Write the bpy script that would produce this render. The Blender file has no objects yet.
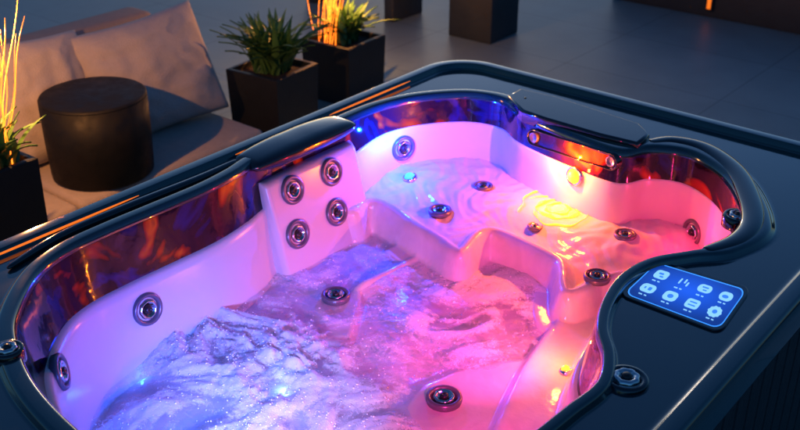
import bpy, bmesh, math, random
import numpy as np
from mathutils import Vector, Matrix, noise
from mathutils.bvhtree import BVHTree
random.seed(7)
sc = bpy.context.scene
col = sc.collection
R = math.radians
# ------------------------------------------------------------------ camera
F = 1010.0; PITCH = R(27.47); HEAD = R(39.5)
CAMZ = 2.45
sp_, cp_ = math.sin(PITCH), math.cos(PITCH)
fwd2 = Vector((-math.sin(HEAD), math.cos(HEAD), 0)); rgt = Vector((math.cos(HEAD), math.sin(HEAD), 0))
cam_pos = Vector((0, 0, CAMZ))
def ray(px, py):
    f = fwd2*cp_ + Vector((0, 0, -sp_)); u = fwd2*sp_ + Vector((0, 0, cp_))
    return (f*F + rgt*(px-400) - u*(py-215)).normalized()
def P(px, py, z):
    d = ray(px, py); t = (z-CAMZ)/d.z
    return cam_pos + d*t
cd = bpy.data.cameras.new('camera'); cam = bpy.data.objects.new('camera', cd); col.objects.link(cam)
cam.location = cam_pos; cam.rotation_euler = (math.pi/2-PITCH, 0, HEAD)
cd.sensor_width = 36; cd.lens = F/800*36; cd.clip_end = 300; cd.clip_start = .05
cd.dof.use_dof = True; cd.dof.focus_distance = 3.15; cd.dof.aperture_fstop = 3.4
sc.camera = cam
# ------------------------------------------------------------------ materials
def mat(name, base, rough=.5, metal=0, emis=None, estr=0, coat=0, var=0, vscale=8, bump=0, bscale=40, rvar=0, spec=None, detail=3, ramp=None, dist=0):
    m = bpy.data.materials.new(name); m.use_nodes = True
    nt = m.node_tree; b = nt.nodes['Principled BSDF']
    b.inputs['Base Color'].default_value = (*base, 1); b.inputs['Roughness'].default_value = rough
    b.inputs['Metallic'].default_value = metal
    if coat: b.inputs['Coat Weight'].default_value = coat; b.inputs['Coat Roughness'].default_value = .05
    if spec is not None: b.inputs['Specular IOR Level'].default_value = spec
    if emis: b.inputs['Emission Color'].default_value = (*emis, 1); b.inputs['Emission Strength'].default_value = estr
    tc = nt.nodes.new('ShaderNodeTexCoord')
    if var or rvar or ramp:
        n = nt.nodes.new('ShaderNodeTexNoise'); n.inputs['Scale'].default_value = vscale; n.inputs['Detail'].default_value = detail; n.inputs['Distortion'].default_value = dist
        nt.links.new(tc.outputs['Object'], n.inputs['Vector'])
        if ramp:
            cr = nt.nodes.new('ShaderNodeValToRGB'); e = cr.color_ramp.elements
            e[0].position = ramp[0][0]; e[0].color = (*ramp[0][1], 1); e[1].position = ramp[-1][0]; e[1].color = (*ramp[-1][1], 1)
            for p_, c_ in ramp[1:-1]:
                q = e.new(p_); q.color = (*c_, 1)
            nt.links.new(n.outputs['Fac'], cr.inputs['Fac']); nt.links.new(cr.outputs['Color'], b.inputs['Base Color'])
        elif var:
            mx = nt.nodes.new('ShaderNodeMix'); mx.data_type = 'RGBA'
            mx.inputs['A'].default_value = (*[c*(1-var) for c in base], 1)
            mx.inputs['B'].default_value = (*[min(1, c*(1+var)) for c in base], 1)
            nt.links.new(n.outputs['Fac'], mx.inputs['Factor']); nt.links.new(mx.outputs['Result'], b.inputs['Base Color'])
        if rvar:
            mr = nt.nodes.new('ShaderNodeMapRange'); mr.inputs['From Min'].default_value = .3; mr.inputs['From Max'].default_value = .7
            mr.inputs['To Min'].default_value = max(.02, rough-rvar); mr.inputs['To Max'].default_value = rough+rvar
            nt.links.new(n.outputs['Fac'], mr.inputs['Value']); nt.links.new(mr.outputs['Result'], b.inputs['Roughness'])
    if bump:
        n2 = nt.nodes.new('ShaderNodeTexNoise'); n2.inputs['Scale'].default_value = bscale; n2.inputs['Detail'].default_value = 4
        nt.links.new(tc.outputs['Object'], n2.inputs['Vector'])
        bp = nt.nodes.new('ShaderNodeBump'); bp.inputs['Strength'].default_value = bump; bp.inputs['Distance'].default_value = .02
        nt.links.new(n2.outputs['Fac'], bp.inputs['Height']); nt.links.new(bp.outputs['Normal'], b.inputs['Normal'])
    return m
M = {}
M['rim'] = mat('glossy_teal_black', (.005, .038, .044), .10, coat=1.0, rvar=.05, vscale=5, bump=.02, bscale=6)
M['gloss'] = mat('gloss_black', (.004, .007, .010), .09, coat=.8, bump=.02, bscale=5)
M['band'] = mat('band_painted_reflections', (.012, .007, .014), .07, coat=.2, bump=.2, bscale=4.5, spec=.25, vscale=3.2, detail=3, dist=.9,
                ramp=[(.36, (.003, .003, .010)), (.41, (.005, .010, .10)), (.46, (.006, .003, .012)), (.55, (.014, .003, .008)), (.59, (.34, .022, .004)), (.63, (.60, .12, .006)), (.68, (.02, .003, .008))])  # lamp reflections painted into the band colour as blue, red and orange streaks
M['acrylic'] = mat('white_acrylic', (.64, .58, .60), .22, var=.05, vscale=4, bump=.02, bscale=10)
M['wet'] = mat('wet_acrylic', (.68, .63, .65), .15, var=.18, vscale=9, bump=.22, bscale=14, detail=6, dist=1.4)
M['chrome'] = mat('chrome', (.62, .63, .66), .16, 1)
M['darkplastic'] = mat('jet_black', (.012, .012, .016), .3)
M['grey'] = mat('jet_grey', (.16, .15, .19), .3, .4)
M['slat'] = mat('dark_wood_slat', (.022, .024, .028), .55, var=.4, vscale=14, bump=.2, bscale=60)
M['screen'] = mat('blue_screen', (.006, .02, .09), .15, emis=(.008, .08, .65), estr=.75, coat=.3)
nt = M['screen'].node_tree; b = nt.nodes['Principled BSDF']
tcx = nt.nodes.new('ShaderNodeTexCoord'); vs_ = nt.nodes.new('ShaderNodeVectorMath'); vs_.operation = 'DISTANCE'; vs_.inputs[1].default_value = (.5, .55, 1.0)
nt.links.new(tcx.outputs['Generated'], vs_.inputs[0])
mrx = nt.nodes.new('ShaderNodeMapRange'); mrx.inputs['From Min'].default_value = .05; mrx.inputs['From Max'].default_value = .62; mrx.inputs['To Min'].default_value = 1.4; mrx.inputs['To Max'].default_value = .38
nt.links.new(vs_.outputs['Value'], mrx.inputs['Value']); nt.links.new(mrx.outputs['Result'], b.inputs['Emission Strength'])
M['screen_edge'] = mat('blue_screen_edge', (.02, .06, .2), .2, emis=(.04, .28, 1), estr=1.3)
M['icon'] = mat('icon_glow', (.3, .6, .9), .3, emis=(.30, .70, 1), estr=.9)
M['iconsym'] = mat('icon_mark', (.02, .08, .35), .3, emis=(.04, .22, .9), estr=1.0)
M['yellow'] = mat('amber_led', (1, .6, .1), .3, emis=(1, .32, .01), estr=2.0)
M['yellowhot'] = mat('amber_led_hot', (1, .6, .1), .3, emis=(1, .40, .05), estr=8)
M['yellow2'] = mat('amber_painted_ripple', (1, .6, .1), .3, emis=(1, .33, .012), estr=2.0)  # glow of lit ripples, not a lamp
M['reflection_and_lamp'] = mat('amber_reflection_and_lamp', (1, .4, .05), .3, emis=(1, .18, .012), estr=1.0)  # glow for the painted rim reflections and the wall light diffuser
M['blueled'] = mat('blue_led', (.1, .4, 1), .3, emis=(.02, .2, 1), estr=3)
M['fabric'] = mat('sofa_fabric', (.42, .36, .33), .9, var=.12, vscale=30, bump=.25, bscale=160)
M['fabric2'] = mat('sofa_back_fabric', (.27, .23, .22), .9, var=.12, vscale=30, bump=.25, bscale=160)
M['pillow'] = mat('pillow_linen', (.47, .415, .395), .9, var=.08, vscale=40, bump=.3, bscale=120)
M['table'] = mat('charcoal_table', (.006, .0065, .008), .6, var=.3, vscale=20, rvar=.1, spec=.25)
M['pot'] = mat('charcoal_planter', (.012, .014, .017), .55, var=.3, vscale=10, bump=.08, bscale=50)
M['soil'] = mat('soil', (.03, .02, .015), .95, bump=.6, bscale=60)
M['leaf'] = mat('blade_leaf', (.085, .20, .05), .45, var=.5, vscale=9)
M['twig'] = mat('glowing_twig', (1, .45, .08), .5, emis=(1, .185, .012), estr=3.4)
M['stone'] = mat('dark_stone', (.024, .031, .036), .6, var=.3, vscale=6, bump=.15, bscale=30)
# ------------------------------------------------------------------ helpers
def link(o, parent=None):
    col.objects.link(o)
    if parent: o.parent = parent
    return o
def tag(o, label=None, cat=None, group=None, kind=None):
    for k, v in (('label', label), ('category', cat), ('group', group), ('kind', kind)):
        if v: o[k] = v
    return o
def empty(name, loc=(0, 0, 0), rz=0):
    o = bpy.data.objects.new(name, None); o.empty_display_size = .1
    o.location = loc; o.rotation_euler = (0, 0, rz); return link(o)
def mesh(name, v, f, m, parent=None, smooth=True, wn=False):
    me = bpy.data.meshes.new(name); me.from_pydata([tuple(p) for p in v], [], f); me.update()
    bm = bmesh.new(); bm.from_mesh(me); bmesh.ops.recalc_face_normals(bm, faces=bm.faces); bm.to_mesh(me); bm.free()
    return fin(name, me, m, parent, smooth, wn)
def fin(name, me, m, parent, smooth, wn=False):
    me.materials.append(m)
    for p in me.polygons: p.use_smooth = smooth
    o = bpy.data.objects.new(name, me); link(o, parent)
    if wn:
        w = o.modifiers.new('wn', 'WEIGHTED_NORMAL'); w.keep_sharp = True
    return o
def bmobj(name, bm, m, parent=None, smooth=True, wn=False):
    me = bpy.data.meshes.new(name); bmesh.ops.recalc_face_normals(bm, faces=bm.faces); bm.to_mesh(me); bm.free()
    return fin(name, me, m, parent, smooth, wn)
def catmull(pts, n_per=10, closed=True):
    out = []; n = len(pts)
    rng = range(n) if closed else range(n-1)
    for i in rng:
        g = lambda k: pts[k % n] if closed else pts[max(0, min(n-1, k))]
        a, b, c, d = g(i-1), g(i), g(i+1), g(i+2)
        for k in range(n_per):
            t = k/n_per
            out.append(.5*((2*b)+(c-a)*t+(2*a-5*b+4*c-d)*t*t+(3*b-a-3*c+d)*t**3))
    if not closed: out.append(pts[-1])
    return out
def resample(loop, N, closed=True):
    L = loop+[loop[0]] if closed else loop
    ds = [0]
    for i in range(len(L)-1): ds.append(ds[-1]+(L[i+1]-L[i]).length)
    out = []; j = 0
    for k in range(N):
        s = ds[-1]*k/(N if closed else N-1)
        while j < len(ds)-2 and ds[j+1] < s: j += 1
        t = (s-ds[j])/max(1e-9, ds[j+1]-ds[j]); out.append(L[j].lerp(L[j+1], min(1, t)))
    return out
def area2(loop): return sum(loop[i].x*loop[(i+1) % len(loop)].y-loop[(i+1) % len(loop)].x*loop[i].y for i in range(len(loop)))
def sstep(x, a, b):
    t = max(0, min(1, (x-a)/(b-a))); return t*t*(3-2*t)
def offset(loop, d, z, k=lambda p: 1.0, zf=None):      # +d = inwards for a CCW loop
    n = len(loop); out = []
    for i in range(n):
        t = loop[(i+2) % n]-loop[(i-2) % n]; nn = Vector((-t.y, t.x, 0)).normalized()
        p = loop[i]+nn*d*k(loop[i]); out.append(Vector((p.x, p.y, zf(z, loop[i]) if zf else z)))
    return out
def lofted(name, loops, m, parent=None, smooth=True):
    n = len(loops[0]); v = [p for l in loops for p in l]; f = []
    for a in range(len(loops)-1):
        for i in range(n):
            j = (i+1) % n; f.append((a*n+i, a*n+j, (a+1)*n+j, (a+1)*n+i))
    return mesh(name, v, f, m, parent, smooth)
def box_bm(bm, x0, x1, y0, y1, z0, z1, bev=.01, seg=3):
    g = bmesh.ops.create_cube(bm, size=1)
    bmesh.ops.scale(bm, vec=(x1-x0, y1-y0, z1-z0), verts=g['verts'])
    bmesh.ops.translate(bm, vec=((x0+x1)/2, (y0+y1)/2, (z0+z1)/2), verts=g['verts'])
    if bev:
        es = list({e for v in g['verts'] for e in v.link_edges})
        bmesh.ops.bevel(bm, geom=es, offset=bev, segments=seg, affect='EDGES', profile=.5)
def prism(name, top, z0, m, parent=None, bev=.015, seg=3):
    bm = bmesh.new(); n = len(top)
    tv = [bm.verts.new(p) for p in top]; bv = [bm.verts.new((p.x, p.y, z0)) for p in top]
    tf = bm.faces.new(tv); bm.faces.new(bv[::-1])
    for i in range(n): bm.faces.new((tv[i], bv[i], bv[(i+1) % n], tv[(i+1) % n]))
    bmesh.ops.recalc_face_normals(bm, faces=bm.faces)
    if bev: bmesh.ops.bevel(bm, geom=list(tf.edges), offset=bev, segments=seg, affect='EDGES', profile=.5)
    return bmobj(name, bm, m, parent, True, True)
def lathe_mesh(prof, seg=32, lobes=0, amp=0):
    v = []; f = []; n = len(prof)
    for k in range(seg):
        a = 2*math.pi*k/seg
        for r, z in prof:
            rr = r*(1+amp*math.cos(lobes*a)); v.append((rr*math.cos(a), rr*math.sin(a), z))
    for k in range(seg):
        for i in range(n-1):
            a, b = k*n+i, ((k+1) % seg)*n+i; f.append((a, b, b+1, a+1))
    return v, f
def lathe(name, prof, m, parent=None, seg=32, lobes=0, amp=0):
    v, f = lathe_mesh(prof, seg, lobes, amp); o = mesh(name, v, f, m, parent)
    return o
def tube(bm, pts, r, seg=8, taper=None):
    rings = []
    for i, p in enumerate(pts):
        t = (pts[min(i+1, len(pts)-1)]-pts[max(i-1, 0)]).normalized()
        a = t.cross(Vector((0, 0, 1)));
        if a.length < .05: a = t.cross(Vector((1, 0, 0)))
        a.normalize(); b = t.cross(a); rr = r*(taper(i/(len(pts)-1)) if taper else 1)
        rings.append([bm.verts.new(p+(a*math.cos(2*math.pi*k/seg)+b*math.sin(2*math.pi*k/seg))*rr) for k in range(seg)])
    for i in range(len(rings)-1):
        for k in range(seg): bm.faces.new((rings[i][k], rings[i][(k+1) % seg], rings[i+1][(k+1) % seg], rings[i+1][k]))
    bm.faces.new(rings[0]); bm.faces.new(rings[-1])
def sdist(X, Y, poly):       # signed distance, + inside
    px = np.array([p.x for p in poly]); py = np.array([p.y for p in poly]); n = len(px)
    D = np.full(X.shape, 1e9); IN = np.zeros(X.shape, bool)
    for i in range(n):
        j = (i+1) % n; ax, ay, bx, by = px[i], py[i], px[j], py[j]
        dx, dy = bx-ax, by-ay; L = dx*dx+dy*dy+1e-12
        t = np.clip(((X-ax)*dx+(Y-ay)*dy)/L, 0, 1)
        D = np.minimum(D, (X-ax-t*dx)**2+(Y-ay-t*dy)**2)
        if ay != by: IN ^= ((ay > Y) != (by > Y)) & (X < (bx-ax)*(Y-ay)/(by-ay)+ax)
    D = np.sqrt(D); return np.where(IN, D, -D)
def npstep(x, a, b):
    t = np.clip((x-a)/(b-a), 0, 1); return t*t*(3-2*t)
# ------------------------------------------------------------------ HOT TUB
RIM = .90
X0, X1, Y0, Y1 = -2.77, -.67, .70, 3.77
tub = empty('hot_tub', ((X0+X1)/2, (Y0+Y1)/2, 0))
tub_inv = Matrix.Translation(-Vector(tub.location))
tag(tub, 'large hot tub with glossy black rim and white basin lit pink, blue and amber', 'hot tub')
open_px = [(17, 335), (20, 305), (40, 270), (70, 247), (110, 228), (155, 209), (205, 188), (236, 172), (258, 158), (300, 138), (345, 119), (380, 105),
           (420, 96), (468, 93), (503, 99), (522, 113), (570, 134), (620, 151), (652, 147), (690, 152), (722, 172), (739, 200), (741, 226), (722, 243),
           (688, 250), (650, 257), (620, 273), (602, 298), (596, 325), (602, 352), (596, 380), (566, 404), (530, 432), (470, 475), (380, 512), (250, 515), (150, 478), (82, 430), (35, 380)]
opening = resample(catmull([P(x, y, RIM) for x, y in open_px], 12), 320)
if area2(opening) < 0: opening = opening[::-1]
def rrect(d, r, z, n=14):
    out = []
    for cx, cy, a0 in ((X1-r, Y1-r, 0), (X0+r, Y1-r, 90), (X0+r, Y0+r, 180), (X1-r, Y0+r, 270)):
        for k in range(n+1):
            a = R(a0+90*k/n); out.append(Vector((cx+(r-d)*math.cos(a), cy+(r-d)*math.sin(a), z)))
    return out
RC = .24
outer_prof = [(.02, .765), (.004, .78), (0, .795), (0, .866), (.003, .886), (.010, .899), (.020, .904), (.058, .904), (.064, .900), (.070, .884), (.074, .878), (.084, .876), (.094, .876)]
outer_loops = [rrect(d, RC, z) for d, z in outer_prof]
kr = lambda p: .9+.6*sstep(p.x, -2.35, -2.0)*sstep(p.y, 2.78, 3.0)-.32*sstep(p.x, -1.5, -1.25)*(1-sstep(p.y, 2.68, 2.8))
inner_prof = [(-.084, .876), (-.076, .876), (-.070, .879), (-.063, .892), (-.056, .899), (-.046, .902), (-.016, .903), (-.006, .899), (.001, .886), (.002, .872)]
inner_loops = [offset(opening, d, z, (kr if d < 0 else (lambda p: 1))) for d, z in inner_prof]
bm = bmesh.new()
def add_loops(bm, loops):
    rows = [[bm.verts.new(p) for p in l] for l in loops]
    n = len(rows[0])
    for a in range(len(rows)-1):
        for i in range(n): bm.faces.new((rows[a][i], rows[a][(i+1) % n], rows[a+1][(i+1) % n], rows[a+1][i]))
    return rows
ro = add_loops(bm, outer_loops); ri = add_loops(bm, inner_loops)
es = []
for row in (ro[-1], ri[0]):
    for i in range(len(row)):
        e = bm.edges.get((row[i], row[(i+1) % len(row)])); es.append(e)
bmesh.ops.triangle_fill(bm, use_beauty=True, use_dissolve=False, edges=es, normal=(0, 0, 1))
rim = bmobj('rim', bm, M['rim'], tub, True, True)
kf = lambda p: 1-.58*sstep(p.y, 1.9, 2.5)-.30*sstep(p.y, 2.8, 3.1)
def zf(z, p):      # the smoked band is shallower at the back
    lift = .065*sstep(p.y, 2.5, 3.1)
    return z+lift*max(0, min(1, (.874-z)/.171))*max(0, min(1, (z-.36)/.3))
band = lofted('band_painted_reflections', [offset(opening, d, z, kf, zf) for d, z in [(.003, .874), (.006, .86), (.018, .80), (.036, .73), (.044, .703)]], M['band'], tub)
wall = lofted('basin_wall', [offset(opening, d, z, kf, zf) for d, z in [(.040, .7035), (.056, .702), (.066, .694), (.074, .67), (.092, .58), (.115, .48), (.15, .40), (.19, .29)]], M['acrylic'], tub)
# moulded liner: one continuous height field with seats, arm ridges and foot well
ZS, ZB, ZL, ZF = .55, .465, .426, .39
WZ = .437
seat_front = [(300, 216), (356, 212), (370, 203), (385, 208), (405, 223), (431, 239), (447, 251), (461, 256), (471, 251), (480, 240), (487, 234), (496, 234), (521, 245), (545, 257), (553, 264), (554, 280), (558, 292), (572, 297), (592, 291), (604, 282)]
sf = catmull([P(x, y, ZS+.02) for x, y in seat_front], 6, False)
seat_poly = sf+[P(x, y, ZS) for x, y in [(690, 270), (790, 235), (760, 130), (560, 90), (420, 80), (280, 130)]]
bench_poly = catmull([P(x, y, ZB) for x, y in [(566, 300), (550, 320), (532, 344), (516, 368), (500, 400), (486, 432), (466, 475)]], 5, False)+[P(x, y, ZB) for x, y in [(520, 520), (680, 430), (720, 330), (640, 270)]]
step_poly = [P(x, y, ZB+.06) for x, y in [(600, 300), (588, 325), (575, 350), (562, 385), (548, 430)]]+[P(x, y, ZB+.06) for x, y in [(700, 430), (720, 300)]]
lounge_poly = [P(x, y, ZL) for x, y in [(415, 240), (438, 258), (364, 294), (352, 338), (300, 338), (250, 315), (190, 320), (170, 250), (330, 190)]]
ledge_poly = [P(x, y, .445) for x, y in [(540, 352), (500, 352), (455, 362), (415, 378), (394, 402), (392, 435), (410, 480), (570, 480), (600, 400)]]
fitp = offset(opening, .02, 0, kf)
st = .0068
xs = np.arange(min(p.x for p in fitp), max(p.x for p in fitp)+st, st); ys = np.arange(min(p.y for p in fitp), max(p.y for p in fitp)+st, st)
GX, GY = np.meshgrid(xs, ys, indexing='ij')
S_in = sdist(GX, GY, fitp[::4])
def smax(a, b, k=.012):
    h = np.clip(.5+.5*(a-b)/k, 0, 1); return b+(a-b)*h+k*h*(1-h)
s_seat = sdist(GX, GY, seat_poly); s_bench = sdist(GX, GY, bench_poly); s_step = sdist(GX, GY, step_poly); s_l = sdist(GX, GY, lounge_poly); s_e = sdist(GX, GY, ledge_poly)
lp = P(558, 209, ZS+.035); rd = np.hypot(GX-lp.x, GY-lp.y)
wx = GX+.03*np.sin(GY*17)+.02*np.sin(GY*31+1); wy = GY+.03*np.sin(GX*15+2)+.02*np.sin(GX*29)
rip = .0022*np.sin(wx*52+wy*23)+.0018*np.sin(wy*67-wx*30+1.3)+.0012*np.sin(wx*110+wy*95)
Hs = ZF+(ZS-ZF)*npstep(s_seat, -.030, .016)+.026*np.exp(-(np.abs(s_seat-.036)/.024)**2.6)-.004*npstep(s_seat, .1, .2)+npstep(s_seat, .05, .2)*.05*npstep(GY, 2.86, 3.16)+npstep(s_seat, .06, .14)*npstep(rd, .15, .24)*(rip+.003*np.cos(rd*2*math.pi/.05)*np.exp(-rd/.2))
Hf = ZF+(.451-ZF)*npstep(s_seat, -.095, -.065)*npstep(GX, -2.38, -2.28)
Hb = ZF+(ZB-ZF)*npstep(s_bench, -.04, .03)+.008*np.exp(-((s_bench-.04)/.03)**2)
Ht = ZF+(ZB+.05-ZF)*npstep(s_step, -.04, .035)
Hl = ZF+(ZL-ZF)*npstep(s_l, -.016, .016)+.030*np.exp(-(np.abs(s_l-.03)/.022)**3)*npstep(GY, 2.36, 2.46)
He = ZF+(.441-ZF)*npstep(s_e, -.06, .06)
H = smax(smax(smax(smax(smax(Hs, Hf), Hb), Hl), He, .02), Ht, .02)
def Hz(x, y):
    i = min(len(xs)-2, max(0, (x-xs[0])/st)); j = min(len(ys)-2, max(0, (y-ys[0])/st)); a, b = int(i), int(j); u, v = i-a, j-b
    return float(H[a, b]*(1-u)*(1-v)+H[a+1, b]*u*(1-v)+H[a, b+1]*(1-u)*v+H[a+1, b+1]*u*v)
def grid_obj(name, Z, mask, m, parent, extra=None):
    cell = mask[:-1, :-1] & mask[1:, :-1] & mask[1:, 1:] & mask[:-1, 1:]
    used = np.zeros(Z.shape, bool); used[:-1, :-1] |= cell; used[1:, :-1] |= cell; used[1:, 1:] |= cell; used[:-1, 1:] |= cell
    ids = -np.ones(Z.shape, int); ids[used] = np.arange(used.sum())
    v = np.stack([GX[used], GY[used], Z[used]], 1).tolist()
    I, J = np.nonzero(cell)
    f = np.stack([ids[I, J], ids[I+1, J], ids[I+1, J+1], ids[I, J+1]], 1).tolist()
    me = bpy.data.meshes.new(name); me.from_pydata(v, [], f); me.update()
    if extra is not None:
        a = me.attributes.new('foam', 'FLOAT', 'POINT'); a.data.foreach_set('value', extra[used].astype(float).tolist())
    return fin(name, me, m, parent, True)
liner = grid_obj('moulded_seat', H, S_in > 0, M['wet'], tub)
# jet panel
bm = bmesh.new()
prof = [(-2.64, .805), (-2.565, .805), (-2.548, .785), (-2.455, .44), (-2.45, .30), (-2.64, .30)]
yp = [2.30, 2.308, 2.325, 2.795, 2.812, 2.82]; ins = [.03, .009, 0, 0, .009, .03]
rows = []
for y, i_ in zip(yp, ins):
    rows.append([bm.verts.new((x-(i_ if x > -2.6 else 0), y, z)) for x, z in prof])
for a in range(len(rows)-1):
    for i in range(len(prof)): bm.faces.new((rows[a][i], rows[a][(i+1) % len(prof)], rows[a+1][(i+1) % len(prof)], rows[a+1][i]))
bm.faces.new(rows[0]); bm.faces.new(rows[-1])
jp = bmobj('jet_panel', bm, M['acrylic'], tub, True, True)
# headrest over the jet panel
bm = bmesh.new(); rows = []
for k in range(31):
    t = k/30; y = 2.262+t*.575; e = min(1, math.sin(math.pi*t)**.3+.02)
    cx = -2.620; w_ = .088*(.5+.5*e)
    rows.append([bm.verts.new((cx+w_*math.copysign(abs(math.cos(a))**.6, math.cos(a)), y, .880+(.038*e if math.sin(a) > 0 else .032*e)*math.copysign(abs(math.sin(a))**.7, math.sin(a)))) for a in [2*math.pi*q/28 for q in range(28)]])
for a in range(30):
    for i in range(28): bm.faces.new((rows[a][i], rows[a][(i+1) % 28], rows[a+1][(i+1) % 28], rows[a+1][i]))
bm.faces.new(rows[0]); bm.faces.new(rows[-1])
bmobj('headrest', bm, M['gloss'], tub)
def slab(name, px, z0, z1, m, bev=.012):
    top = [P(x, y, z1) for x, y in px]
    if area2(top) < 0: top = top[::-1]
    return prism(name, top, z0, m, tub, bev, 3)
slab('rim_cap', [(508, 95), (520, 88), (556, 96), (640, 123), (650, 134), (638, 143), (600, 134), (545, 118), (522, 110)], .87, .922, M['gloss'], .012)
bm = bmesh.new()
arch = catmull([P(x, y, .900) for x, y in [(650, 142), (674, 140), (706, 148), (735, 169), (750, 198), (752, 222), (737, 239), (706, 250)]], 8, False)
tube(bm, arch, .040, 18, lambda t: .4+.6*math.sin(math.pi*min(1, max(0, t)))**.5)
for v in bm.verts: v.co.z = .897+(v.co.z-.900)*.42
bmobj('corner_grip', bm, M['gloss'], tub)
bm = bmesh.new()
lr = catmull([P(x, y, .885) for x, y in [(8, 268), (60, 236), (130, 206), (200, 178), (238, 160)]], 8, False)
tube(bm, lr, .02, 10, lambda t: .3+.7*math.sin(math.pi*t)**.4)
for v in bm.verts: v.co.z = .885+(v.co.z-.885)*.7
bmobj('arm_ridge', bm, M['gloss'], tub)
for ya, yb in ((1.15, 1.85), (2.30, 2.75), (2.82, 3.35)):  # warm reflections along the rim lip, added as self-glowing strips
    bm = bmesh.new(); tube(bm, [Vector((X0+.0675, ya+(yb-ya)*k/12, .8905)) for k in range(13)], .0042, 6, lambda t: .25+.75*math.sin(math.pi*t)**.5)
    bmobj('painted_rim_reflection', bm, M['reflection_and_lamp'], tub)
bm = bmesh.new()
y = Y0+.1
while y < Y1-.1:
    box_bm(bm, X1-.055, X1-.03, y, y+.085, .03, .785, .004, 1); y += .095
bmobj('side_panel', bm, M['slat'], tub, False)
bm = bmesh.new(); x = X0+.1
while x < X1-.1:
    box_bm(bm, x, x+.085, Y1-.055, Y1-.03, .03, .785, .004, 1); x += .095
bmobj('back_panel', bm, M['slat'], tub, False)
bm = bmesh.new(); box_bm(bm, X0+.03, X0+.05, Y0+.1, Y1-.1, .03, .785, .004, 1); bmobj('cabinet_panel', bm, M['slat'], tub, False)
bm = bmesh.new(); box_bm(bm, X0+.1, X1-.1, Y0+.03, Y0+.05, .03, .785, .004, 1); bmobj('cabinet_panel', bm, M['slat'], tub, False)
for cx, cy in ((X0+.1, Y0+.1), (X0+.1, Y1-.1), (X1-.1, Y0+.1), (X1-.1, Y1-.1)):
    bm = bmesh.new(); box_bm(bm, cx-.065, cx+.065, cy-.065, cy+.065, .0, .785, .05, 3); bmobj('corner_post', bm, M['pot'], tub)
# ---- ray casts on finished shell for fittings
def bvh(objs):
    v = []; f = []
    for o in objs:
        b = len(v); v += [q.co.copy() for q in o.data.vertices]
        f += [tuple(i+b for i in p.vertices) for p in o.data.polygons]
    return BVHTree.FromPolygons(v, f)
shell = bvh([rim, band, wall, liner, jp])
def hit(px, py):
    loc, n, i, d = shell.ray_cast(cam_pos, ray(px, py))
    if n.dot(ray(px, py)) > 0: n = -n
    return loc, n
def orient(o, loc, n): o.matrix_local = Matrix.Translation(loc) @ n.to_track_quat('Z', 'Y').to_matrix().to_4x4()
jet_ring = [(.055, -.012), (.058, .004), (.055, .012), (.048, .014), (.043, .010), (.040, .004), (.040, -.006), (.0, -.006)]
jet_noz = [(.033, -.004), (.034, .010), (.029, .015), (.024, .012), (.020, .004), (.0, .002)]
jet_core = [(.014, .0), (.014, .014), (.010, .019), (.004, .017), (.0, .012)]
def jet(px, py, s=1.0, lift=.0):
    loc, n = hit(px, py)
    if n.z > .6: n = Vector((0, 0, 1))
    a = lathe('jet', [(r*s, z*s) for r, z in jet_ring], M['grey'], tub, 32); orient(a, loc+n*lift, n)
    lathe('jet_ring', [(r*s, z*s) for r, z in jet_noz], M['chrome'], a, 32, 8, .03)
    lathe('nozzle', [(r*s, z*s) for r, z in jet_core], M['darkplastic'], a, 20)
    return a
for px, py, s, lf in [(292, 190, 1, 0), (331, 172, 1, 0), (297, 234, 1.02, 0), (336, 212, 1, 0), (403, 148, 1, 0), (147, 309, 1, 0), (60, 372, 1, 0), (440, 212, .85, .004), (483, 187, .75, .001),
                  (336, 299, .95, .014), (597, 278, .85, .004), (535, 227, .55, .001), (625, 236, .75, .004), (693, 232, .9, 0), (444, 401, 1.02, .010)]:
    jet(px, py, s, lf)
def knob(px, py, s):
    l, n = hit(px, py); p = l; p.z += .001
    a = lathe('diverter_knob', [(.062*s, -.03), (.062*s, .006), (.055*s, .013), (.042*s, .011), (.04*s, .004), (0, .004)], M['gloss'], tub); a.location = p
    lathe('knob_cap', [(.036*s, .002), (.037*s, .014), (.030*s, .020), (.020*s, .017), (.018*s, .010), (0, .010)], M['chrome'], a, 40, 8, .05)
    lathe('knob_button', [(.014*s, .008), (.014*s, .019), (.009*s, .023), (0, .023)], M['darkplastic'], a)
knob(626, 381, .95); knob(738, 218, .85); knob(525, 103, .5); knob(8, 352, .7)
def led(px, py, s, m, n_=None):
    l, n = hit(px, py)
    if n_: n = n_
    a = lathe('led_light', [(.045*s, -.004), (.045*s, .008), (.036*s, .012), (.034*s, .006)], M['chrome'], tub); orient(a, l, n)
    lathe('lens', [(.034*s, .006), (.028*s, .016), (.016*s, .022), (0, .024)], m, a)
    return l, n
yl, yn = led(575, 176, .9, M['yellow'])
yl3, yn3 = led(566, 372, .5, M['yellow'], Vector((-.3, .1, .95)).normalized())
hl, hn = hit(558, 209)
yl2 = Vector((hl.x, hl.y, Hz(hl.x, hl.y)))
a = lathe('seat_light', [(.026, .004), (.02, .009), (0, .010)], M['yellowhot'], tub); a.location = yl2
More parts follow.
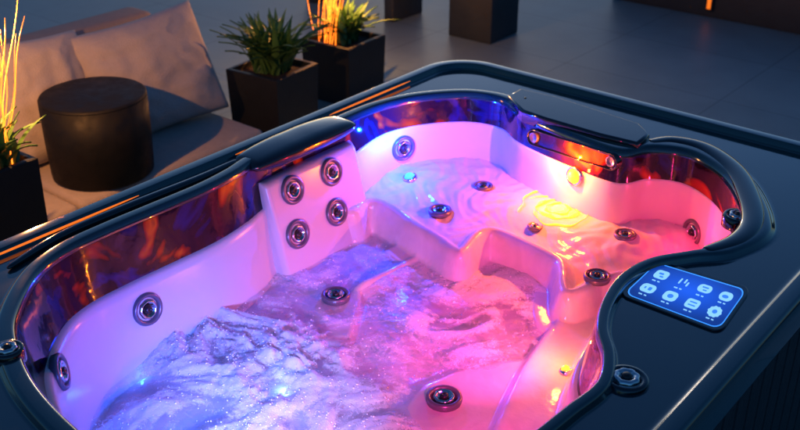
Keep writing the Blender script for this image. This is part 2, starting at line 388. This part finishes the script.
def wob_ring(r, w, t0=0, t1=1, dr_=0):  # lit water ripples drawn as self-glowing strips around the seat light
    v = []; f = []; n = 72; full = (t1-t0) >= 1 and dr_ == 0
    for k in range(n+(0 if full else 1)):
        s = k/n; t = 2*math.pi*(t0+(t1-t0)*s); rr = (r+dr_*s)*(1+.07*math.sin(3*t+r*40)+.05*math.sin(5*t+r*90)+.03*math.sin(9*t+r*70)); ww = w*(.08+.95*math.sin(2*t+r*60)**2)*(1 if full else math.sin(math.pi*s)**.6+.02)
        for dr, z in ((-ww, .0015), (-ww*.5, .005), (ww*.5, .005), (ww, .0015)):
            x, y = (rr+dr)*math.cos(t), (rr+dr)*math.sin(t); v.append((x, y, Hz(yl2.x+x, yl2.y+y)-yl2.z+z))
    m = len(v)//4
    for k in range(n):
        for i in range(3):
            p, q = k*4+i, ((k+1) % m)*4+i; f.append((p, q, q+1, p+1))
    return mesh('painted_ripple_glow', v, f, M['yellow2'], a)
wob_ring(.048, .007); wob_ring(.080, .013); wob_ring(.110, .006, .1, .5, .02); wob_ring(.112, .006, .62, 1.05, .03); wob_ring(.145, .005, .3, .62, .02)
bl, bn = led(410, 178, .7, M['blueled'])
# ---- control panel
Q = [(657, 263), (746, 290), (719, 328), (625, 293)]
def pq(u, v, z):
    x = (1-v)*((1-u)*Q[0][0]+u*Q[1][0])+v*((1-u)*Q[3][0]+u*Q[2][0]); y_ = (1-v)*((1-u)*Q[0][1]+u*Q[1][1])+v*((1-u)*Q[3][1]+u*Q[2][1])
    return P(x, y_, z)
def rpoly(u0, u1, v0, v1, r, z, n=5, asp=2.0):
    out = []
    ru, rv = r/asp, r
    for cu, cv, a0 in ((u1-ru, v1-rv, 0), (u0+ru, v1-rv, 90), (u0+ru, v0+rv, 180), (u1-ru, v0+rv, 270)):
        for k in range(n+1):
            a = R(a0+90*k/n); out.append(pq(cu+ru*math.cos(a), cv+rv*math.sin(a), z))
    return out if area2(out) > 0 else out[::-1]
ZP = .8725
cpn = prism('control_panel', rpoly(-.045, 1.045, -.085, 1.085, .2, ZP+.010), ZP-.008, M['gloss'], tub, .003, 2)
prism('screen_edge', rpoly(-.005, 1.005, -.01, 1.01, .17, ZP+.0115), ZP+.004, M['screen_edge'], cpn, 0)
prism('screen', rpoly(.006, .994, .012, .988, .16, ZP+.013), ZP+.004, M['screen'], cpn, 0)
SI = .86
def ell(u, v, ru, rv, z, n=20, lob=0, amp=0):
    ru, rv = ru*SI, rv*SI
    out = [pq(u+ru*(1+amp*math.cos(lob*a))*math.cos(a), v+rv*(1+amp*math.cos(lob*a))*math.sin(a), z) for a in [2*math.pi*k/n for k in range(n)]]
    return out if area2(out) > 0 else out[::-1]
def multi(polys, name, z0, m, parent):
    bm = bmesh.new()
    for top in polys:
        tv = [bm.verts.new(p) for p in top]; bv = [bm.verts.new((p.x, p.y, z0)) for p in top]; n = len(top)
        bm.faces.new(tv)
        for i in range(n): bm.faces.new((tv[i], bv[i], bv[(i+1) % n], tv[(i+1) % n]))
    return bmobj(name, bm, m, parent, False)
zi = ZP+.0145; zm = ZP+.0155
def icon(base, marks):
    multi(base, 'icon', ZP+.011, M['icon'], cpn)
    if marks: multi(marks, 'icon_mark', ZP+.0115, M['iconsym'], cpn)
us = [.14, .38, .62, .86]; va, vb = .25, .68
def rp(u, v, w, h, z, r=.05): return rpoly(u-w/2*SI, u+w/2*SI, v-h/2*SI, v+h/2*SI, r*SI, z)
icon([rp(us[0], va, .16, .26, zi, .08)], [rp(us[0]-.008, va-.025, .06, .05, zm, .02), rp(us[0]+.015, va+.05, .05, .04, zm, .02)])
icon([rp(us[1]-.03, va, .018, .16, zi, .01), rp(us[1]+.02, va-.03, .018, .12, zi, .01), rp(us[1]+.055, va+.03, .018, .12, zi, .01)], [])
icon([rp(us[2], va, .17, .22, zi, .10)], [rp(us[2], va-.03, .08, .035, zm, .015), rp(us[2]+.01, va+.04, .05, .03, zm, .012)])
icon([rp(us[3], va+.02, .16, .24, zi, .11)], [ell(us[3]-.005, va+.03, .04, .045, zm)])
icon([rp(us[0], vb, .17, .26, zi, .10)], [rp(us[0]+.02, vb, .04, .10, zm, .02), rp(us[0]-.03, vb, .02, .06, zm, .01)])
icon([rp(us[1], vb, .16, .28, zi, .10)], [ell(us[1], vb, .035, .06, zm)])
icon([rp(us[2], vb, .16, .26, zi, .07)], [rp(us[2], vb-.04, .09, .03, zm, .012), rp(us[2], vb+.04, .09, .03, zm, .012)])
icon([ell(us[3], vb, .08, .15, zi, 48, 10, .06)], [ell(us[3], vb, .03, .055, zm)])
for i, u in enumerate(us):
    for vv in (va+.19, vb+.19):
        multi([rp(u-.02, vv, .045, .022, zi, .01), rp(u+.03, vv, .03, .022, zi, .01)], 'caption_mark', ZP+.011, M['icon'], cpn)
# ---- speaker bar on back band
l0, n0 = hit(535, 137); l1, n1 = hit(612, 161)
nn = ((n0+n1)/2).normalized(); ax = (l1-l0).normalized(); up = nn.cross(ax).normalized()
if up.z < 0: up = -up
def capsule(half, r, z, n=12):
    out = []
    for k in range(n+1): a = R(-90+180*k/n); out.append((half+r*math.cos(a), r*math.sin(a), z))
    for k in range(n+1): a = R(90+180*k/n); out.append((-half+r*math.cos(a), r*math.sin(a), z))
    return [Vector(p) for p in out]
half = (l1-l0).length/2
fr = Matrix((ax, up, ax.cross(up))).transposed().to_4x4()
if ax.cross(up).dot(nn) < 0: fr = Matrix((-ax, up, (-ax).cross(up))).transposed().to_4x4()
mw = Matrix.Translation((l0+l1)/2+nn*.006) @ fr
sb = lofted('speaker_bar', [capsule(half, .036, -.03), capsule(half, .036, .005), capsule(half, .032, .010), capsule(half, .029, .008), capsule(half, .028, -.004), capsule(half, .001, -.004)], M['gloss'], tub)
sb.matrix_local = mw
for s_ in (-1, 1):
    q = lathe('speaker', [(.022, -.004), (.022, .005), (.018, .007), (.014, .002), (0, .004)], M['grey'], sb); q.location = (s_*half, 0, 0)
for ch in tub.children:
    ch.matrix_parent_inverse = tub_inv
# ------------------------------------------------------------------ WATER
fc = [(P(225, 345, WZ), .36, 1.2), (P(300, 400, WZ), .32, 1.15), (P(470, 298, WZ), .30, .78), (P(180, 430, WZ), .3, 1.1), (P(525, 275, WZ), .2, .6), (P(320, 275, WZ), .2, .4), (P(400, 262, WZ), .2, .5), (P(110, 340, WZ), .2, .7), (P(280, 315, WZ), .2, .5), (P(465, 340, WZ), .2, .6), (P(370, 425, WZ), .18, .6), (P(420, 330, WZ), .15, .5)]
hole = [(P(135, 384, WZ), .13), (P(368, 366, WZ), .07), (P(444, 401, WZ), .11), (P(336, 299, WZ), .10)]
D = np.zeros(GX.shape)
for c, r, a_ in fc: D += a_*np.exp(-((GX-c.x)**2+(GY-c.y)**2)/(r*r))
for c, r in hole: D -= .95*np.exp(-((GX-c.x)**2+(GY-c.y)**2)/(r*r))
D = np.clip(D, .05, 1.25)
BU = np.zeros(GX.shape)
for (px_, py_, r, a_) in [(250, 352, .15, 1), (205, 332, .12, .8), (305, 372, .12, .8), (255, 405, .13, .7), (175, 352, .10, .5)]:
    c = P(px_, py_, WZ); BU += a_*np.exp(-((GX-c.x)**2+(GY-c.y)**2)/(r*r))
BU = np.clip(BU, 0, 1.2)
Wh = np.full(GX.shape, WZ); FO = np.zeros(GX.shape)
for i, j in zip(*np.nonzero(S_in > -.02)):
    x, y = float(GX[i, j]), float(GY[i, j]); d = float(D[i, j]); dm = min(1, d); bu = float(BU[i, j])
    q = Vector((x*3.2, y*3.2, .7)); w = noise.noise_vector(q*1.1)*.8
    sw = q+w
    t1 = noise.fractal(sw*1.6, 1.1, 2.1, 3); t2 = noise.turbulence(sw*3.2, 4, False)
    stx = noise.noise(Vector((sw.x*3+sw.y*2.2, sw.y*9-sw.x*7, 4)))     # stretched streaks
    rp2 = noise.noise(Vector((x*8, y*8, 3))+w)*.003+noise.noise(Vector((x*20, y*20, 5))+w)*.0014
    n4 = noise.noise(Vector((x*70, y*70, 2))+w*2)
    mound = .030*dm**2.2+bu*(.020+.022*(t2-.35)+.014*t1+.003*n4)
    Wh[i, j] = WZ+rp2*(.4+dm)+mound+dm*dm*(.015*t1+.007*(t2-.5)+.0014*n4)
    FO[i, j] = d*(.74+.65*t1+.6*(t2-.4))+.10*t1+.26*stx*min(1, d*2)+.35*bu
FO = np.clip(FO, 0, 1)
wm = bpy.data.materials.new('foaming_water'); wm.use_nodes = True
nt = wm.node_tree; b = nt.nodes['Principled BSDF']; out = nt.nodes['Material Output']
N = nt.nodes.new; Lk = nt.links.new
at = N('ShaderNodeAttribute'); at.attribute_name = 'foam'
tc = N('ShaderNodeTexCoord'); n1_ = N('ShaderNodeTexNoise'); n1_.inputs['Scale'].default_value = 34; n1_.inputs['Detail'].default_value = 7; n1_.inputs['Roughness'].default_value = .8
n1_.inputs['Distortion'].default_value = 1.2
Lk(tc.outputs['Object'], n1_.inputs['Vector'])
vo = N('ShaderNodeTexVoronoi'); vo.inputs['Scale'].default_value = 150; Lk(tc.outputs['Object'], vo.inputs['Vector'])
ad = N('ShaderNodeMath'); ad.operation = 'MULTIPLY_ADD'; ad.inputs[1].default_value = 2.1
sb_ = N('ShaderNodeMath'); sb_.operation = 'SUBTRACT'; sb_.inputs[1].default_value = .5
Lk(n1_.outputs['Fac'], sb_.inputs[0]); Lk(sb_.outputs[0], ad.inputs[0]); Lk(at.outputs['Fac'], ad.inputs[2])
rp_ = N('ShaderNodeMapRange'); rp_.inputs['From Min'].default_value = .14; rp_.inputs['From Max'].default_value = .68; rp_.clamp = True
Lk(ad.outputs[0], rp_.inputs['Value'])
b.inputs['Base Color'].default_value = (.96, .96, .97, 1); b.inputs['Roughness'].default_value = .36
hgt = N('ShaderNodeMath'); hgt.operation = 'MULTIPLY_ADD'; hgt.inputs[1].default_value = -.4
Lk(vo.outputs['Distance'], hgt.inputs[0]); Lk(n1_.outputs['Fac'], hgt.inputs[2])
bp = N('ShaderNodeBump'); bp.inputs['Strength'].default_value = .32; bp.inputs['Distance'].default_value = .010
Lk(hgt.outputs[0], bp.inputs['Height']); Lk(bp.outputs['Normal'], b.inputs['Normal'])
tl = N('ShaderNodeBsdfTranslucent'); tl.inputs['Color'].default_value = (.95, .95, .98, 1)
m0 = N('ShaderNodeMixShader'); m0.inputs[0].default_value = .22; Lk(b.outputs[0], m0.inputs[1]); Lk(tl.outputs[0], m0.inputs[2])
tr = N('ShaderNodeBsdfTransparent'); tr.inputs['Color'].default_value = (.90, .94, .99, 1)
gl = N('ShaderNodeBsdfGlossy'); gl.inputs['Roughness'].default_value = .05
bp2 = N('ShaderNodeBump'); bp2.inputs['Strength'].default_value = .3; bp2.inputs['Distance'].default_value = .012; Lk(n1_.outputs['Fac'], bp2.inputs['Height']); Lk(bp2.outputs['Normal'], gl.inputs['Normal'])
lw_ = N('ShaderNodeLayerWeight'); lw_.inputs['Blend'].default_value = .5
pw = N('ShaderNodeMath'); pw.operation = 'POWER'; pw.inputs[1].default_value = 5; Lk(lw_.outputs['Facing'], pw.inputs[0])
fr_ = N('ShaderNodeMath'); fr_.operation = 'MULTIPLY_ADD'; fr_.inputs[1].default_value = .4; fr_.inputs[2].default_value = .04; Lk(pw.outputs[0], fr_.inputs[0])
m1 = N('ShaderNodeMixShader'); Lk(fr_.outputs[0], m1.inputs[0]); Lk(tr.outputs[0], m1.inputs[1]); Lk(gl.outputs[0], m1.inputs[2])
m2 = N('ShaderNodeMixShader'); Lk(rp_.outputs['Result'], m2.inputs[0]); Lk(m1.outputs[0], m2.inputs[1]); Lk(m0.outputs[0], m2.inputs[2])
Lk(m2.outputs[0], out.inputs['Surface'])
wo = grid_obj('water', Wh, S_in > 0, wm, None, FO)
tag(wo, 'foaming bubbling water filling the hot tub basin', 'water', kind='structure')
# froth bubbles riding on the foam
fm = mat('froth', (.94, .94, .96), .25, var=.04, vscale=60)
rnd = random.Random(21)
ico = bmesh.new(); bmesh.ops.create_icosphere(ico, subdivisions=1, radius=1); iv = [v.co.copy() for v in ico.verts]; ico.verts.index_update(); ifc = [[v.index for v in f.verts] for f in ico.faces]; ico.free()
BV = []; BF = []; cnt = 0
cand = np.argwhere((S_in > .05) & (Wh > H+.004))
while cnt < 3800:
    i, j = cand[rnd.randrange(len(cand))]
    if rnd.random() > .06+FO[i, j]**1.3*(.5+.5*min(1, BU[i, j])): continue
    r = .0010+.0026*rnd.random()**3
    up_ = rnd.random()**6*.030 if BU[i, j] > .5 else 0
    c = Vector((GX[i, j]+rnd.uniform(-.004, .004), GY[i, j]+rnd.uniform(-.004, .004), Wh[i, j]+r*.1+up_)); b0 = len(BV)
    BV += [c+p*r for p in iv]; BF += [[k+b0 for k in f] for f in ifc]; cnt += 1
me = bpy.data.meshes.new('froth'); me.from_pydata([tuple(p) for p in BV], [], BF); fo_ = fin('froth', me, fm, None, True)
tag(fo_, 'fine white froth bubbles riding on the churning tub water', 'foam', kind='stuff')
# ------------------------------------------------------------------ GROUND
gm = bpy.data.materials.new('paving'); gm.use_nodes = True
nt = gm.node_tree; b = nt.nodes['Principled BSDF']
tc = nt.nodes.new('ShaderNodeTexCoord'); br = nt.nodes.new('ShaderNodeTexBrick'); br.offset = 0
br.inputs['Scale'].default_value = 1; br.inputs['Brick Width'].default_value = 1.2; br.inputs['Row Height'].default_value = .9; br.inputs['Mortar Size'].default_value = .005
br.inputs['Color1'].default_value = (.20, .295, .30, 1); br.inputs['Color2'].default_value = (.22, .31, .315, 1); br.inputs['Mortar'].default_value = (.13, .185, .185, 1)
nt.links.new(tc.outputs['Object'], br.inputs['Vector'])
n = nt.nodes.new('ShaderNodeTexNoise'); n.inputs['Scale'].default_value = 3; n.inputs['Detail'].default_value = 8
nt.links.new(tc.outputs['Object'], n.inputs['Vector'])
nb = nt.nodes.new('ShaderNodeMapRange'); nb.inputs['To Min'].default_value = .35; nb.inputs['To Max'].default_value = .95; nt.links.new(n.outputs['Fac'], nb.inputs['Value'])
mx = nt.nodes.new('ShaderNodeMix'); mx.data_type = 'RGBA'; mx.blend_type = 'MULTIPLY'; mx.inputs['Factor'].default_value = .6
nt.links.new(br.outputs['Color'], mx.inputs['A']); nt.links.new(nb.outputs['Result'], mx.inputs['B'])
nt.links.new(mx.outputs['Result'], b.inputs['Base Color']); b.inputs['Roughness'].default_value = .45
g = mesh('ground', [(-60, -60, 0), (60, -60, 0), (60, 60, 0), (-60, 60, 0)], [(0, 1, 2, 3)], gm, None, False)
tag(g, 'grey stone paving slabs of the terrace', 'paving', kind='structure')
# ------------------------------------------------------------------ SOFA etc.
ZSO = .22
sofa = empty('sofa', (-4.45, 2.5, 0)); tag(sofa, 'low beige outdoor sofa behind the hot tub at the left', 'sofa')
def child(o, root):
    o.parent = root; o.matrix_parent_inverse = Matrix.Translation(-Vector(root.location)); return o
bm = bmesh.new(); box_bm(bm, -5.15, -4.04, 1.2, 3.62, .02, .10, .01); child(bmobj('base', bm, M['pot'], None), sofa)
bm = bmesh.new(); box_bm(bm, -4.9, -4.0, 1.2, 2.40, .103, ZSO, .035, 4); child(bmobj('seat_cushion', bm, M['fabric'], None), sofa)
bm = bmesh.new(); box_bm(bm, -4.9, -4.0, 2.41, 3.64, .103, ZSO, .035, 4); child(bmobj('seat_cushion', bm, M['fabric'], None), sofa)
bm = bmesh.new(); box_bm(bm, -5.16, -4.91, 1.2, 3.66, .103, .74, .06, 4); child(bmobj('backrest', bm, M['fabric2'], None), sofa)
def pillow(name, w, h, th, loc, rot, label):
    n = 44; v = []; f = []
    for side in (1, -1):
        for i in range(n+1):
            for j in range(n+1):
                u, w_ = -1+2*i/n, -1+2*j/n
                pin = 1-.09*(1-abs(u)**2)*abs(w_)**3; pin2 = 1-.09*(1-abs(w_)**2)*abs(u)**3
                rc1 = 1-.12*(1-math.sqrt(1-(w_*w_)**2*.5)); rc2 = 1-.12*(1-math.sqrt(1-(u*u)**2*.5))
                z = ((1-u**2)*(1-w_**2))**.40*th/2
                ang = math.atan2(w_, u)
                cre = -.022*math.exp(-((ang-math.atan2(1, .8))/.10)**2)*max(0, math.hypot(u, w_)-.45)-.020*math.exp(-((ang-math.atan2(-.7, 1))/.09)**2)*max(0, math.hypot(u, w_)-.4)
                wr = .026*noise.noise(Vector((u*2.3+loc[1], w_*2.3, side)))+.013*noise.noise(Vector((u*5, w_*5+loc[1], side)))+.010*math.sin(ang*12+4*noise.noise(Vector((u*2, w_*2, loc[1]))))*(max(abs(u), abs(w_)))**3+cre
                v.append((u*w/2*pin2*rc1, w_*h/2*pin*rc2, side*(z+wr*(1-u**4)*(1-w_**4))))
    m1 = (n+1)**2
    for s in range(2):
        for i in range(n):
            for j in range(n):
                a = s*m1+i*(n+1)+j; f.append((a, a+1, a+n+2, a+n+1))
    me = bpy.data.meshes.new(name); me.from_pydata(v, [], f); bm = bmesh.new(); bm.from_mesh(me)
    bmesh.ops.remove_doubles(bm, verts=bm.verts, dist=.0005)
    o = bmobj(name, bm, M['pillow']); o.location = loc; o.rotation_euler = rot
    tag(o, label, 'pillow'); return o
pillow('pillow', .70, .70, .28, (-4.66, 2.66, .52), (R(74), R(8), R(98)), 'beige square pillow behind the black round side table')
pillow('pillow', .84, .68, .31, (-4.57, 3.30, .51), (R(66), R(-5), R(81)), 'wide beige pillow leaning on the sofa end beside the planters')
tc_ = P(104, 171, ZSO)
tb = empty('side_table', (tc_.x, tc_.y, ZSO)); tag(tb, 'black drum side table standing in front of the beige pillows', 'side table')
lathe('drum', [(0, .002), (.248, .002), (.258, .012), (.265, .2), (.267, .414), (0, .414)], M['table'], tb, 48)
lathe('table_top', [(0, .4145), (.267, .4145), (.267, .418), (.262, .426), (.252, .430), (0, .430)], M['table'], tb, 48)
def planter(loc, side, h, label, leaves, seedv, llen, rz=0, lean=1.0):
    root = empty('planter', loc, rz); tag(root, label, 'potted plant')
    bm = bmesh.new(); s = side/2; t = .025
    rings = [(s*.94, 0), (s, h), (s-.006, h+.004), (s-t, h+.004), (s-t-.003, h), (s-t-.005, h-.05)]
    rows = [[bm.verts.new((sx*r, sy*r, z)) for sx, sy in ((-1, -1), (1, -1), (1, 1), (-1, 1))] for r, z in rings]
    for a in range(len(rows)-1):
        for i in range(4): bm.faces.new((rows[a][i], rows[a][(i+1) % 4], rows[a+1][(i+1) % 4], rows[a+1][i]))
    bm.faces.new(rows[0]); bmobj('pot', bm, M['pot'], root, False)
    q = s-t-.004; mesh('soil', [(-q, -q, h-.03), (q, -q, h-.03), (q, q, h-.03), (-q, q, h-.03)], [(0, 1, 2, 3)], M['soil'], root, False)
    rnd = random.Random(seedv); v = []; f = []
    for k in range(leaves):
        a = rnd.uniform(0, 6.283); L = llen*rnd.uniform(.6, 1.15); out_ = rnd.uniform(.15, .85)*lean; bx, by = rnd.uniform(-.08, .08), rnd.uniform(-.08, .08)
        w = rnd.uniform(.011, .022); dx, dy = math.cos(a), math.sin(a); b0 = len(v); N_ = 7
        for i in range(N_+1):
            t_ = i/N_; rr = out_*L*(t_**1.5); zz = L*t_*(1-.35*out_*t_)-.1*L*out_*t_**3; ww = w*(1-t_**2.2)*(.6+.8*min(1, t_*3)) + .0006
            cx, cy, cz = bx+dx*rr, by+dy*rr, h-.03+zz
            v += [(cx-dy*ww, cy+dx*ww, cz+.004), (cx, cy, cz-.003), (cx+dy*ww, cy-dx*ww, cz+.004)]
        for i in range(N_):
            c = b0+i*3; f += [(c, c+1, c+4, c+3), (c+1, c+2, c+5, c+4)]
    mesh('foliage', v, f, M['leaf'], root)
    return root
p1 = P(276, 127, 0); p2 = P(345, 94, 0); p3 = Vector((-3.78, 1.88, 0))
planter((p1.x, p1.y, 0), .40, .40, 'black square planter with spiky green plant, nearer the sofa of the two', 180, 3, .38, R(6), 1.1)
planter((p2.x, p2.y, 0), .40, .40, 'black square planter with spiky plant and glowing twigs, beyond the other', 100, 4, .28, R(4), 1.2)
planter((p3.x, p3.y, 0), .28, .70, 'tall black planter at the left edge of the photo beside the tub', 70, 5, .24, R(3))
def twigs(loc, h0, n_, L, seedv, label, spread=.3, bx=.0):
    root = empty('twig_light', loc); tag(root, label, 'twig light'); rnd = random.Random(seedv)
    for k in range(n_):
        a = rnd.uniform(0, 6.28); o_ = rnd.uniform(.05, spread); l = L*rnd.uniform(.6, 1.1); bm = bmesh.new(); x0, y0 = rnd.uniform(-bx, bx), rnd.uniform(-bx, bx)
        pts = [Vector((x0+math.cos(a)*o_*l*t**1.3+.016*math.sin(6*t+k), y0+math.sin(a)*o_*l*t**1.3+.016*math.cos(7*t+k), h0+l*t)) for t in [i/8 for i in range(9)]]
        tube(bm, pts, .0028*rnd.uniform(.7, 1.2), 6, lambda t: 1-.6*t)
        bmobj('twig', bm, M['twig'], root)
twigs((p2.x-.07, p2.y-.06, 0), .37, 20, 1.05, 11, 'bundle of glowing orange twigs in the far planter', .40, .13)
twigs((p3.x+.02, p3.y+.05, 0), .67, 14, .75, 12, 'bundle of glowing orange twigs at the left edge of the photo', .36, .05)
# ------------------------------------------------------------------ background
pd = P(483, 34, 0)
ped = empty('pedestal', (pd.x, pd.y, 0), R(2)); tag(ped, 'dark square stone pedestal at the top middle of the terrace', 'pedestal')
bm = bmesh.new(); box_bm(bm, -.2, .2, -.2, .2, 0, .62, .008, 2); bmobj('shaft', bm, M['stone'], ped)
bm = bmesh.new(); box_bm(bm, -.225, .225, -.225, .225, .622, .66, .006, 2); bmobj('cap', bm, M['stone'], ped)
bd = P(388, 14, 0)
bn_ = empty('low_bench', (bd.x, bd.y, 0)); tag(bn_, 'low dark bench behind the far planter', 'bench')
bm = bmesh.new(); box_bm(bm, -.9, .3, -.2, .25, .26, .34, .015, 3); bmobj('seat', bm, M['stone'], bn_)
for sx in (-.75, .15):
    bm = bmesh.new(); box_bm(bm, sx-.05, sx+.05, -.17, .22, 0, .258, .006, 2); bmobj('leg', bm, M['stone'], bn_)
lw = empty('low_wall', (-1.5, 8.2, 0)); tag(lw, 'low dark wall along the far edge of the terrace', 'wall')
bm = bmesh.new(); box_bm(bm, -2.7, 5, -.12, .3, 0, .42, .006, 2); bmobj('wall_body', bm, M['stone'], lw)
bm = bmesh.new(); box_bm(bm, -2.74, 5.04, -.15, .33, .423, .47, .006, 2); bmobj('coping', bm, M['pot'], lw)
wl = P(695, 8, .15); wlt = empty('wall_light', (wl.x, 8.075, 0)); tag(wlt, 'small amber light on the low wall at the top right', 'wall light')
bm = bmesh.new(); box_bm(bm, -.03, .03, -.03, .0, .06, .30, .006, 2); bmobj('housing', bm, M['pot'], wlt)
bm = bmesh.new(); box_bm(bm, -.016, .016, -.036, -.031, .08, .28, .0, 1); bmobj('diffuser', bm, M['reflection_and_lamp'], wlt)
# ------------------------------------------------------------------ LIGHT
w = bpy.data.worlds.new('World'); sc.world = w; w.use_nodes = True
nt = w.node_tree; bg = nt.nodes['Background']; sky = nt.nodes.new('ShaderNodeTexSky'); sky.sky_type = 'NISHITA'; sky.sun_disc = False
sky.sun_elevation = R(4); sky.sun_rotation = R(-40); sky.ozone_density = 5
nt.links.new(sky.outputs['Color'], bg.inputs['Color']); bg.inputs['Strength'].default_value = .21
sl = bpy.data.lights.new('sun', 'SUN'); sl.energy = .06; sl.angle = R(4); sl.color = (1, .8, .65)
so = bpy.data.objects.new('sun', sl); col.objects.link(so); so.rotation_euler = (R(86), 0, R(220))
def lamp(name, loc, colr, e, r=.03):
    l = bpy.data.lights.new(name, 'POINT'); l.energy = e; l.color = colr; l.shadow_soft_size = r
    o = bpy.data.objects.new(name, l); col.objects.link(o); o.location = loc; return o
def spot(name, loc, tgt, colr, e, ang, blend=.7, r=.03):
    l = bpy.data.lights.new(name, 'SPOT'); l.energy = e; l.color = colr; l.shadow_soft_size = r; l.spot_size = R(ang); l.spot_blend = blend
    o = bpy.data.objects.new(name, l); col.objects.link(o); o.location = loc; o.rotation_euler = (tgt-loc).to_track_quat('-Z', 'Y').to_euler(); return o
BLUE = (.015, .09, 1); AMB = (1, .20, .01)
bp_ = P(599, 318, .9); bp_ = Vector((bp_.x-.055, bp_.y, .80))
spot('pink_lamp', bp_, P(432, 322, .40), (1, .045, .40), 44, 70, 1.0, .01)
spot('pink_lamp', P(478, 462, .84), P(482, 376, .42), (1, .04, .32), 36, 56, .9, .05)
spot('magenta_lamp', P(490, 448, .80), P(630, 250, .56), (1, .012, .18), 20, 42, 1.0)
spot('pink_lamp', P(385, 488, .80), P(220, 278, .55), (1, .10, .28), 17, 72)
spot('blue_lamp', P(200, 482, .80), P(180, 395, .43), (.015, .11, 1), 90, 66, 1.0, .05); spot('lavender_lamp', P(265, 492, .82), P(280, 385, .43), (.30, .34, 1), 72, 62, 1.0, .05)
lamp('blue_lamp', P(285, 388, .412), (.15, .3, 1), .4, .01); lamp('blue_lamp', P(140, 376, .41), BLUE, 1.8, .01)
lamp('blue_lamp', bl+bn*.18+Vector((0, 0, .03)), (.002, .045, 1), 30, .004)
lamp('amber_lamp', yl+yn*.09, AMB, 1.6, .004)
lamp('amber_lamp', yl2+Vector((0, 0, .20)), (1, .13, .002), 18, .003)
lamp('amber_lamp', yl3+yn3*.13, AMB, 2.8, .004)
lc, lcn = hit(715, 232); lamp('red_lamp', lc+lcn*.1, (1, .02, .10), 1.6, .005)
lamp('twig_lamp', (p2.x, p2.y, .9), (1, .38, .09), 52, .01); lamp('twig_lamp', (p3.x, p3.y+.1, 1.25), (1, .40, .11), 58, .01)
vs = sc.view_settings; vs.view_transform = 'Standard'; vs.look = 'None'; vs.exposure = 0
